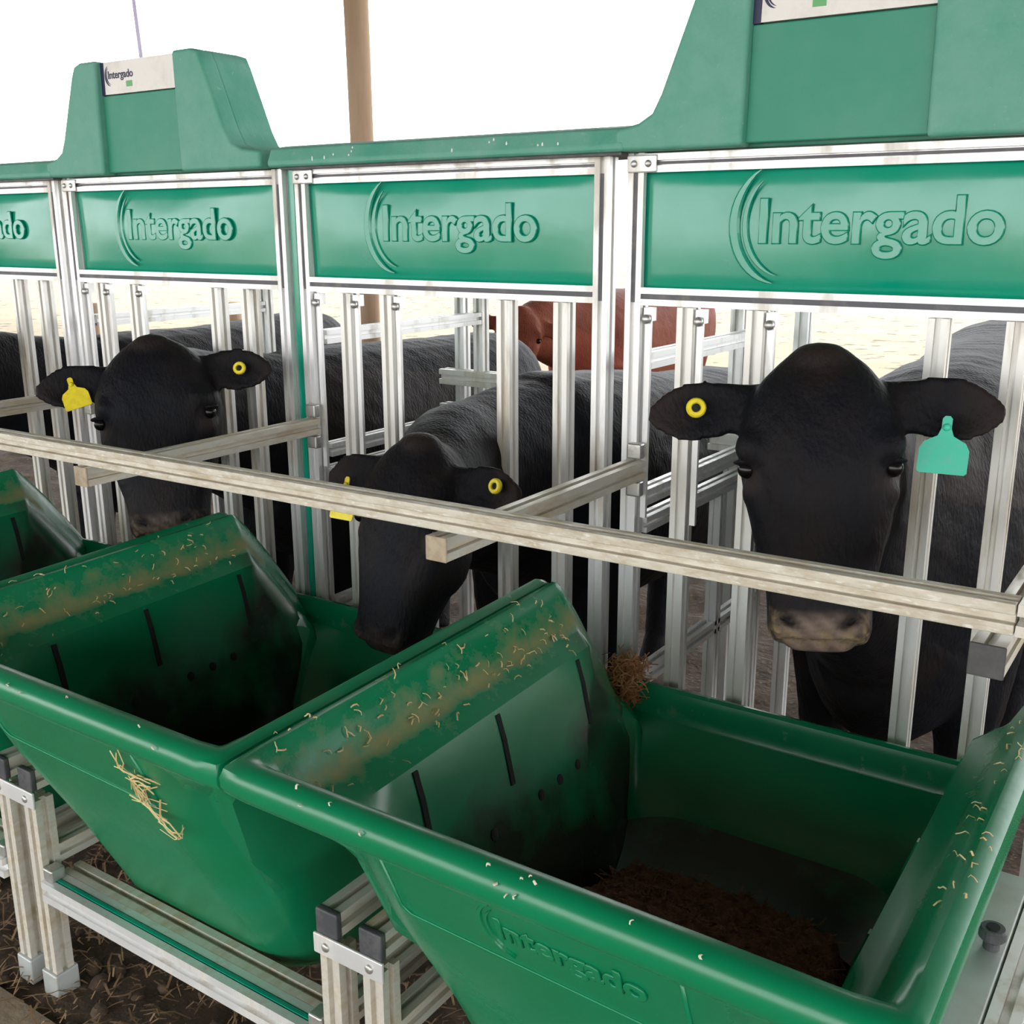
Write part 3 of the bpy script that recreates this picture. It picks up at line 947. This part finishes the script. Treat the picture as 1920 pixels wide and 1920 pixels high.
def ox(label, P, Mz, n_hint, neck, spine, legs, hide='hide_black', sc=1.0, voxel=0.0075, ear_l=(0, 0), ear_r=(0, 0), wsc=1.0, muz=1.0, crumbs=1.0, group='cattle at the feeding gates', name='black_cattle'):
    """P: top of the poll, Mz: tip of the muzzle, n_hint: the way the forehead faces"""
    P, Mz = Vector(P), Vector(Mz)
    a = (Mz - P)
    Lh = a.length
    a.normalize()
    n = Vector(n_hint)
    n = (n - a * n.dot(a)).normalized()
    s = a.cross(n).normalized()            # towards the picture's right when the animal looks at the camera
    if s.dot(ri) < 0:
        s = -s
    k = Lh / 0.50
    def H(t, ss, nn):
        return P + a * (t * k) + s * (ss * k) + n * (nn * k)
    bm = bmesh.new()
    head = [(-0.004, .030, -.020, .060), (0.012, .062, .004, .085), (.045, .093, .028, .115), (.09, .118, .046, .14), (.14, .131, .056, .16), (.185, .134, .056, .175),
            (.235, .126, .050, .18), (.29, .113, .045, .175), (.345, .100, .042, .16), (.395, .088, .041, .135), (.435, .085, .040, .115), (.465, .084, .032, .10),
            (.488, .072, .014, .085), (.502, .045, -.012, .055)]
    secs = []
    for t, w, nf, nb in lerp_secs(head, 3):
        secs.append((H(t, 0, 0), s, n, w * k * wsc, max(0.004, nf + 0.02) * k, max(0.01, nb - 0.0) * k))
    secs = [(Vector(c) - n * 0.02 * k, s_, n_, w, hu, hd) for c, s_, n_, w, hu, hd in secs]
    loft(bm, secs, 26, 2.35)
    # brows, cheeks, lips
    R3 = Matrix((s, a, n)).transposed()
    for q in (-1, 1):
        ball(bm, H(.165, q * .108, .020), (.030 * k, .034 * k, .030 * k), 12, 8, R3)
        ball(bm, H(.235, q * .106 * wsc, -.008), (.022 * k, .030 * k, .028 * k), 12, 8, R3)
        ball(bm, H(.26, q * .070, -.10), (.052 * k, .10 * k, .07 * k), 12, 8, R3)
        ball(bm, H(.452, q * .052, .006), (.030 * k, .030 * k, .028 * k), 12, 8, R3)
    ball(bm, H(.475, 0, -.045), (.062 * k, .030 * k, .045 * k), 12, 8, R3)
    ball(bm, H(.022, 0, -.022), (.060 * k, .042 * k, .045 * k), 12, 8, R3)
    # ears: cupped, leaf shaped
    ears = {}
    for q, (du, dn) in ((-1, ear_l), (1, ear_r)):
        d = (s * q + a * (0.10 + du) + n * (0.05 + dn)).normalized()
        root = H(.085, q * .095, -.045)
        uu = (-a - d * (-a).dot(d)).normalized()
        nn = d.cross(uu).normalized()
        if nn.dot(n) < 0:
            nn = -nn
        es = [(0, .042, .028, 0), (.035, .043, .024, .004), (.07, .050, .018, .010), (.11, .056, .0135, .014), (.145, .050, .012, .012), (.175, .034, .011, .006), (.197, .013, .008, .002)]
        rr = []
        for dist, hh, th, bend in lerp_secs(es, 2):
            c = root + d * dist * k - uu * (0.10 * dist * k) 
            row = []
            for i in range(16):
                an = 2 * math.pi * i / 16
                y_ = math.cos(an) * hh * k
                x_ = math.sin(an) * th * k + bend * k * (abs(math.cos(an)) ** 2 * 1.6 - 0.8)
                row.append(bm.verts.new(c + uu * y_ + nn * x_))
            rr.append(row)
        for r0, r1 in zip(rr, rr[1:]):
            for i in range(16):
                bm.faces.new((r0[i], r0[(i + 1) % 16], r1[(i + 1) % 16], r1[i]))
        bm.faces.new(rr[0][::-1])
        bm.faces.new(rr[-1])
        ears[q] = (root, d, uu, nn)
    # neck: from inside the skull to the shoulder
    h0 = H(.13, 0, -.075)
    pts = [(*h0, .100 * k, .12 * k, .13 * k)] + [tuple(x) for x in neck]
    sm = lerp_secs(pts, 5)
    secs = []
    for i, q in enumerate(sm):
        p = Vector(q[:3])
        p2 = Vector(sm[min(i + 1, len(sm) - 1)][:3]) - Vector(sm[max(i - 1, 0)][:3])
        sd = p2.cross(Vector((0, 0, 1))).normalized()
        uv_ = sd.cross(p2).normalized()
        secs.append((p, sd, uv_, q[3], q[4], q[5]))
    loft(bm, secs, 22, 2.1)
    # trunk
    sm = lerp_secs([tuple(x) for x in spine], 6)
    secs = []
    for i, q in enumerate(sm):
        p = Vector(q[:3])
        p2 = Vector(sm[min(i + 1, len(sm) - 1)][:3]) - Vector(sm[max(i - 1, 0)][:3])
        p2.z = 0
        sd = p2.cross(Vector((0, 0, 1))).normalized()
        secs.append((p, sd, Vector((0, 0, 1)), q[3], q[4], q[5]))
    loft(bm, secs, 26, 2.3)
    ax = (Vector(spine[-1][:3]) - Vector(spine[0][:3]))
    ax.z = 0
    ax.normalize()
    sd = ax.cross(Vector((0, 0, 1)))
    for (lx, ly, hind) in legs:
        for q in (-1, 1):
            b = Vector((lx, ly, GZ)) + sd * q * 0.155
            if not hind:
                tube(bm, [b + Vector((0, 0, .78)) , b + Vector((0, 0, .55)) - ax * .02, b + Vector((0, 0, .36)) - ax * .02, b + Vector((0, 0, .30)) - ax * .025, b + Vector((0, 0, .11)) - ax * .01, b + Vector((0, 0, .05)) - ax * .03, b - ax * .04], [.115, .085, .055, .05, .035, .045, .052], 12)
            else:
                tube(bm, [b + Vector((0, 0, .84)), b + Vector((0, 0, .64)) - ax * .05, b + Vector((0, 0, .42)) + ax * .06, b + Vector((0, 0, .36)) + ax * .075, b + Vector((0, 0, .12)) + ax * .03, b + Vector((0, 0, .05)) + ax * .01, b], [.13, .115, .066, .054, .038, .046, .053], 12)
    # tail
    e = Vector(spine[-1][:3])
    zt_ = e.z + spine[-1][4]
    tube(bm, [Vector((e.x, e.y, zt_ - .02)) - ax * .06, Vector((e.x, e.y, zt_ - .05)) + ax * .05, Vector((e.x, e.y, zt_ - .3)) + ax * .085, Vector((e.x, e.y, zt_ - .65)) + ax * .07, Vector((e.x, e.y, zt_ - .78)) + ax * .07], [.04, .032, .024, .028, .012], 10)
    bmesh.ops.recalc_face_normals(bm, faces=bm.faces)
    me = bpy.data.meshes.new('raw')
    bm.to_mesh(me)
    bm.free()
    o = bpy.data.objects.new('raw', me)
    COL.objects.link(o)
    md = o.modifiers.new('r', 'REMESH')
    md.mode = 'VOXEL'
    md.voxel_size = voxel
    sm_ = o.modifiers.new('s', 'SMOOTH')
    sm_.factor = 0.5
    sm_.iterations = 5
    bpy.context.view_layer.update()
    dg = bpy.context.evaluated_depsgraph_get()
    body = bpy.data.meshes.new_from_object(o.evaluated_get(dg))
    bpy.data.objects.remove(o)
    bpy.data.meshes.remove(me)
    # dents and pigment, in head coordinates
    N = len(body.vertices)
    V = np.empty(N * 3)
    body.vertices.foreach_get('co', V)
    V = V.reshape(-1, 3)
    rel = V - np.array(P)
    A_, S_, N_ = (np.array(x) for x in (a, s, n))
    T, SS, NN = rel @ A_ / k, rel @ S_ / k / wsc, rel @ N_ / k
    inhead = (T > -0.05) & (T < .56) & (np.abs(SS) < .2) & (NN > -.2) & (NN < .2)
    disp = np.zeros((N, 3))
    dark = np.zeros(N)
    for q in (-1, 1):
        d2 = ((T - .198) / .020) ** 2 + ((SS - q * .122) / .030) ** 2 + ((NN - .012) / .030) ** 2
        e_ = np.exp(-d2) * inhead
        disp += -np.outer(e_, (S_ * q * .7 + N_ * .7)) * .010 * k
        d2 = ((T - .449 - (SS * q - .045) * -0.45) / .0095) ** 2 + ((SS - q * .047) / .016) ** 2 + ((NN - .03) / .04) ** 2
        e_ = np.exp(-d2) * inhead
        disp += -np.outer(e_, N_ * .8 + A_ * -.2) * .016 * k
        dark = np.maximum(dark, np.clip(e_ * 1.5, 0, 1))
        # groove from the inner eye corner down the face
        d2 = ((SS - q * (.098 - (T - .2) * .33)) / .010) ** 2 + ((T - .25) / .06) ** 2
        disp += -np.outer(np.exp(-d2) * inhead * (NN > -.03), N_) * .005 * k
    # forehead hollow and whorl
    d2 = (SS / .035) ** 2 + ((T - .13) / .06) ** 2
    disp += -np.outer(np.exp(-d2) * inhead * (NN > 0), N_) * .006 * k
    # mouth line
    d2 = ((T - .490 + (NN * 0.2)) / .006) ** 2
    disp += -np.outer(np.exp(-d2) * inhead * (np.abs(SS) < .075) * (NN < .02) * (NN > -.07), A_) * .008 * k
    # coat roughness
    ph = V @ np.array([[31, 17, 45], [-23, 41, 12], [13, -37, 29]]).T
    rough = np.sin(ph).sum(1) * .0005 + np.sin(ph * 2.7 + 1).sum(1) * .00035
    nr = np.empty(N * 3)
    body.vertices.foreach_get('normal', nr)
    disp += nr.reshape(-1, 3) * rough[:, None] * np.where(inhead & (T > .3), .25, 1.0)[:, None]
    mz = np.clip((T - .430) / .02, 0, 1) * np.clip((NN + .045) / .03, 0, 1) * np.clip((.080 - np.abs(SS)) / .03, 0, 1) * inhead * muz * (0.75 + 0.25 * np.sin(ph[:, 0] * 5))
    cr = np.clip(np.exp(-((T - .482) / .014) ** 2) + .55 * np.exp(-((np.abs(SS) - .066) / .014) ** 2) * (T > .43), 0, 1) * inhead * (NN > -.06) * np.clip(.35 + .9 * np.sin(ph[:, 0] * 5 + 2 * np.sin(ph[:, 2] * 3)) * np.sin(ph[:, 1] * 6), 0, 1) * crumbs
    br = np.zeros(N)
    br = np.maximum(br, np.exp(-((T - .0) / .03) ** 2 - (SS / .07) ** 2) * .55 * (NN > -.12))
    for q in (-1, 1):
        br = np.maximum(br, (np.abs(T - .1) < .12) * np.clip((SS * q - .2) / .06, 0, 1) * .55)
        br = np.maximum(br, np.exp(-((T - .225) / .02) ** 2 - ((SS - q * .112) / .02) ** 2) * .6 * inhead)
    V += disp
    body.vertices.foreach_set('co', V.ravel())
    ob_loc = Vector((spine[0][0], spine[0][1], 0.0))
    for nm, arr in (('muzzle', mz), ('crumbs', np.clip(cr, 0, 1)), ('brown', br), ('darkskin', dark)):
        at = body.attributes.new(nm, 'FLOAT', 'POINT')
        at.data.foreach_set('value', np.clip(arr, 0, 1).astype(np.float32))
    t = thing(name, label, 'cattle', ob_loc, group)
    V -= np.array(ob_loc)
    body.vertices.foreach_set('co', V.ravel())
    body.materials.clear()
    body.materials.append(M[hide])
    body.shade_smooth()
    body.name = 'body'
    bo = bpy.data.objects.new('body', body)
    COL.objects.link(bo)
    bo.parent = t
    for q in (-1, 1):
        b = bmesh.new()
        ball(b, H(.199, q * .1165 * wsc, .0135), .0155 * k, 16, 10)
        obj('eye', b, 'eye', t, smooth=True, label='dark glossy eye')
        b = bmesh.new()
        ball(b, H(.187, q * .118 * wsc, .0145), (.021 * k, .0065 * k, .017 * k), 12, 8, R3)
        obj('eyelid', b, hide, t, smooth=True)
    return t, ears, k, H

def ring_tag(t, ears, q, dist, up_, r=0.0165, label='yellow round ear tag', out=0.022):
    root, d, uu, nn = ears[q]
    c = root + d * dist + uu * up_ + nn * out
    b = bmesh.new()
    n = 20
    L = []
    for i in range(n):
        a = 2 * math.pi * i / n
        e = d * math.cos(a) + uu * math.sin(a)
        L.append([b.verts.new(c + e * rr + nn * z) for rr, z in ((r, -.003), (r, .002), (r * .86, .005), (r * .52, .005), (r * .42, .002), (r * .42, -.003))])
    for i in range(n):
        for j in range(5):
            b.faces.new((L[i][j], L[i][j + 1], L[(i + 1) % n][j + 1], L[(i + 1) % n][j]))
    tg = obj('ear_tag', b, 'tag_yellow', t, smooth=False, label=label)
    b = bmesh.new()
    ball(b, c, r * .44, 10, 6)
    obj('tag_pin', b, 'hole', tg, smooth=True, label='dark pin in the middle of the tag')
    return tg

def flag_tag(t, ears, q, dist, up_, m, label, w=0.075, h=0.095, out=0.03, rot=0.0):
    root, d, uu, nn = ears[q]
    c = root + d * dist + uu * up_ + nn * out
    down = Vector((0, 0, -1))
    down = (down - nn * down.dot(nn)).normalized()
    sd = nn.cross(down).normalized()
    if sd.dot(ri) < 0:
        sd = -sd
    if rot:
        R = Matrix.Rotation(rot, 3, nn)
        down, sd = R @ down, R @ sd
    out_l = [(-.10, -.02), (-.10, .16), (-.16, .30), (-.42, .42), (-.5, .55), (-.5, .96), (-.45, 1), (.45, 1), (.5, .96), (.5, .55), (.42, .42), (.16, .30), (.10, .16), (.10, -.02), (.05, -.07), (-.05, -.07)]
    b = bmesh.new()
    f = [b.verts.new(c + sd * x * w + down * y * h + nn * (.0015 + .004 * y)) for x, y in out_l]
    g = [b.verts.new(c + sd * x * w + down * y * h + nn * (-.0008 + .004 * y)) for x, y in out_l]
    b.faces.new(f)
    b.faces.new(g[::-1])
    n = len(f)
    for i in range(n):
        b.faces.new((f[i], f[(i + 1) % n], g[(i + 1) % n], g[i]))
    tg = obj('ear_tag', b, m, t, label=label)
    b = bmesh.new()
    ball(b, c + nn * .003 + down * .012, .006, 10, 6)
    obj('tag_pin', b, m, tg, smooth=True)
    return tg

# right hand ox, looking at the camera
t, ears, k, H = ox('black ox at the right end looking out, teal tag hanging from its left ear',
    (0.480, -0.215, 1.320), (0.556, -0.345, 0.868), (0.30, -1.0, 0.25),
    [(0.455, -0.05, 1.09, .125, .165, .20), (0.455, 0.12, 1.05, .13, .175, .33), (0.47, 0.34, .98, .19, .22, .42)],
    [(0.475, 0.22, .86, .13, .20, .34), (0.48, 0.34, .86, .20, .30, .46), (0.49, 0.55, .86, .25, .35, .44), (0.50, 0.85, .85, .25, .375, .35), (0.48, 1.2, .86, .26, .37, .34), (0.45, 1.5, .88, .25, .36, .30), (0.43, 1.75, .90, .20, .32, .22), (0.42, 1.86, .90, .10, .2, .14)],
    [(0.485, 0.50, False), (0.44, 1.56, True)], ear_l=(-.14, 0.10), ear_r=(-.06, 0.10))
ring_tag(t, ears, -1, 0.108, -0.008)
flag_tag(t, ears, 1, 0.106, -0.030, 'tag_green', 'teal flag shaped ear tag', w=0.072, h=0.084, out=0.026)

# far left ox, looking at the camera
t, ears, k, H = ox('black ox at the far left looking out, yellow tags in both ears',
    (-1.135, -0.255, 1.254), (-1.005, -0.345, 0.795), (0.62, -0.80, 0.15),
    [(-1.30, -0.05, 1.06, .115, .15, .19), (-1.36, 0.10, 1.02, .13, .16, .22), (-1.37, 0.34, .95, .19, .20, .30)],
    [(-1.36, 0.24, .86, .12, .18, .25), (-1.36, 0.36, .86, .20, .28, .34), (-1.36, 0.55, .84, .25, .31, .34), (-1.36, 0.85, .83, .265, .31, .33), (-1.35, 1.15, .83, .275, .30, .32), (-1.34, 1.35, .84, .25, .29, .28), (-1.33, 1.52, .86, .20, .25, .2), (-1.33, 1.62, .86, .10, .17, .14)],
    [(-1.36, 0.46, False), (-1.34, 1.28, True)], ear_l=(-.14, .12), ear_r=(-.12, .10), wsc=1.14, muz=.45, crumbs=.6)
ring_tag(t, ears, 1, 0.118, -0.012, r=0.0155)
flag_tag(t, ears, -1, 0.108, 0.002, 'tag_yellow', 'yellow flag shaped ear tag, tilted', w=0.062, h=0.072, out=0.026, rot=0.28)

# middle ox, head lowered into the trough
t, ears, k, H = ox('black ox in the middle with its head lowered into the trough to eat',
    (-0.300, -0.275, 1.105), (-0.312, -0.395, 0.685), (-0.02, -1.0, 0.30),
    [(-0.385, -0.07, .98, .115, .15, .19), (-0.42, 0.08, .96, .13, .17, .24), (-0.43, 0.34, .93, .18, .22, .32)],
    [(-0.43, 0.22, .86, .12, .18, .25), (-0.43, 0.34, .86, .20, .29, .34), (-0.42, 0.55, .83, .255, .31, .34), (-0.42, 0.85, .81, .27, .30, .33), (-0.42, 1.15, .80, .28, .27, .32), (-0.42, 1.4, .80, .265, .26, .28), (-0.42, 1.6, .80, .20, .23, .2), (-0.42, 1.7, .80, .10, .15, .14)],
    [(-0.43, 0.46, False), (-0.42, 1.36, True)], ear_l=(.05, 0.0), ear_r=(-.20, 0.05), crumbs=.15, muz=.15)
ring_tag(t, ears, 1, 0.125, -0.002, r=0.0150)
flag_tag(t, ears, -1, 0.100, -0.02, 'tag_yellow', 'yellow ear tag hanging below the rail', w=0.062, h=0.085, out=0.02)

# ox at the far left edge
ox('brownish black ox at the left edge of the photo, only its back showing',
    (-2.28, -0.20, 1.25), (-2.20, -0.40, .82), (0.1, -1.0, 0.2),
    [(-2.28, -0.05, 1.06, .115, .15, .19), (-2.28, 0.10, 1.02, .13, .16, .22), (-2.28, 0.34, .95, .19, .20, .30)],
    [(-2.28, 0.24, .86, .12, .18, .25), (-2.28, 0.36, .86, .20, .28, .34), (-2.30, 0.55, .84, .25, .31, .34), (-2.34, 0.85, .83, .265, .31, .33), (-2.40, 1.2, .83, .275, .31, .32), (-2.46, 1.5, .84, .26, .31, .28), (-2.50, 1.72, .86, .20, .27, .2), (-2.51, 1.82, .86, .10, .18, .14)],
    [(-2.28, 0.46, False), (-2.46, 1.46, True)], voxel=0.012)

# red animal loose in the pen behind
ox('red brown ox with a pale muzzle standing in the pen behind the gates',
    (-2.13, 2.86, 1.10), (-2.05, 2.64, .70), (0.55, -0.8, 0.2),
    [(-2.12, 3.05, .99, .115, .16, .20), (-2.10, 3.22, .97, .13, .17, .24), (-2.08, 3.42, .94, .19, .22, .32)],
    [(-2.08, 3.34, .86, .12, .2, .25), (-2.08, 3.40, .86, .20, .29, .34), (-2.08, 3.6, .84, .255, .32, .34), (-2.08, 3.9, .83, .27, .32, .33), (-2.08, 4.25, .83, .28, .31, .32), (-2.08, 4.6, .84, .265, .31, .28), (-2.08, 4.82, .86, .20, .28, .2), (-2.08, 4.9, .86, .10, .2, .14)],
    [(-2.08, 3.5, False), (-2.08, 4.54, True)], hide='hide_red', voxel=0.013, group='cattle in the pen', name='red_cattle')

# ------------------------------------------------------------------ beyond the pen
bm = tube(bmesh.new(), ((-4.215, 4.0, -0.2), (-4.21, 4.0, 1.2), (-4.22, 4.0, 2.6), (-4.25, 4.0, 4.9)), [0.080, 0.078, 0.083, 0.090], 20)
o = obj('wooden_post', bm, 'wood', None, smooth=True, loc=(-4.21, 4.0, 0))
tag(o, 'round brown timber post rising behind the low green lid to the roof', 'post')
def yard_post(x, y, h, r, lab):
    o = obj('yard_post', tube(bmesh.new(), ((x, y, -0.1), (x + .01, y, h * .5), (x, y, h - .02), (x, y, h)), [r, r, r, r * .7], 12), 'wood', None, smooth=True, loc=(x, y, 0))
    tag(o, lab, 'post', 'short timber posts at the pen edge')
yard_post(-8.3, 4.6, 0.80, 0.07, 'short timber post seen above the far left black head')
yard_post(-6.6, 4.9, 0.86, 0.09, 'short timber post right of the far left black head')
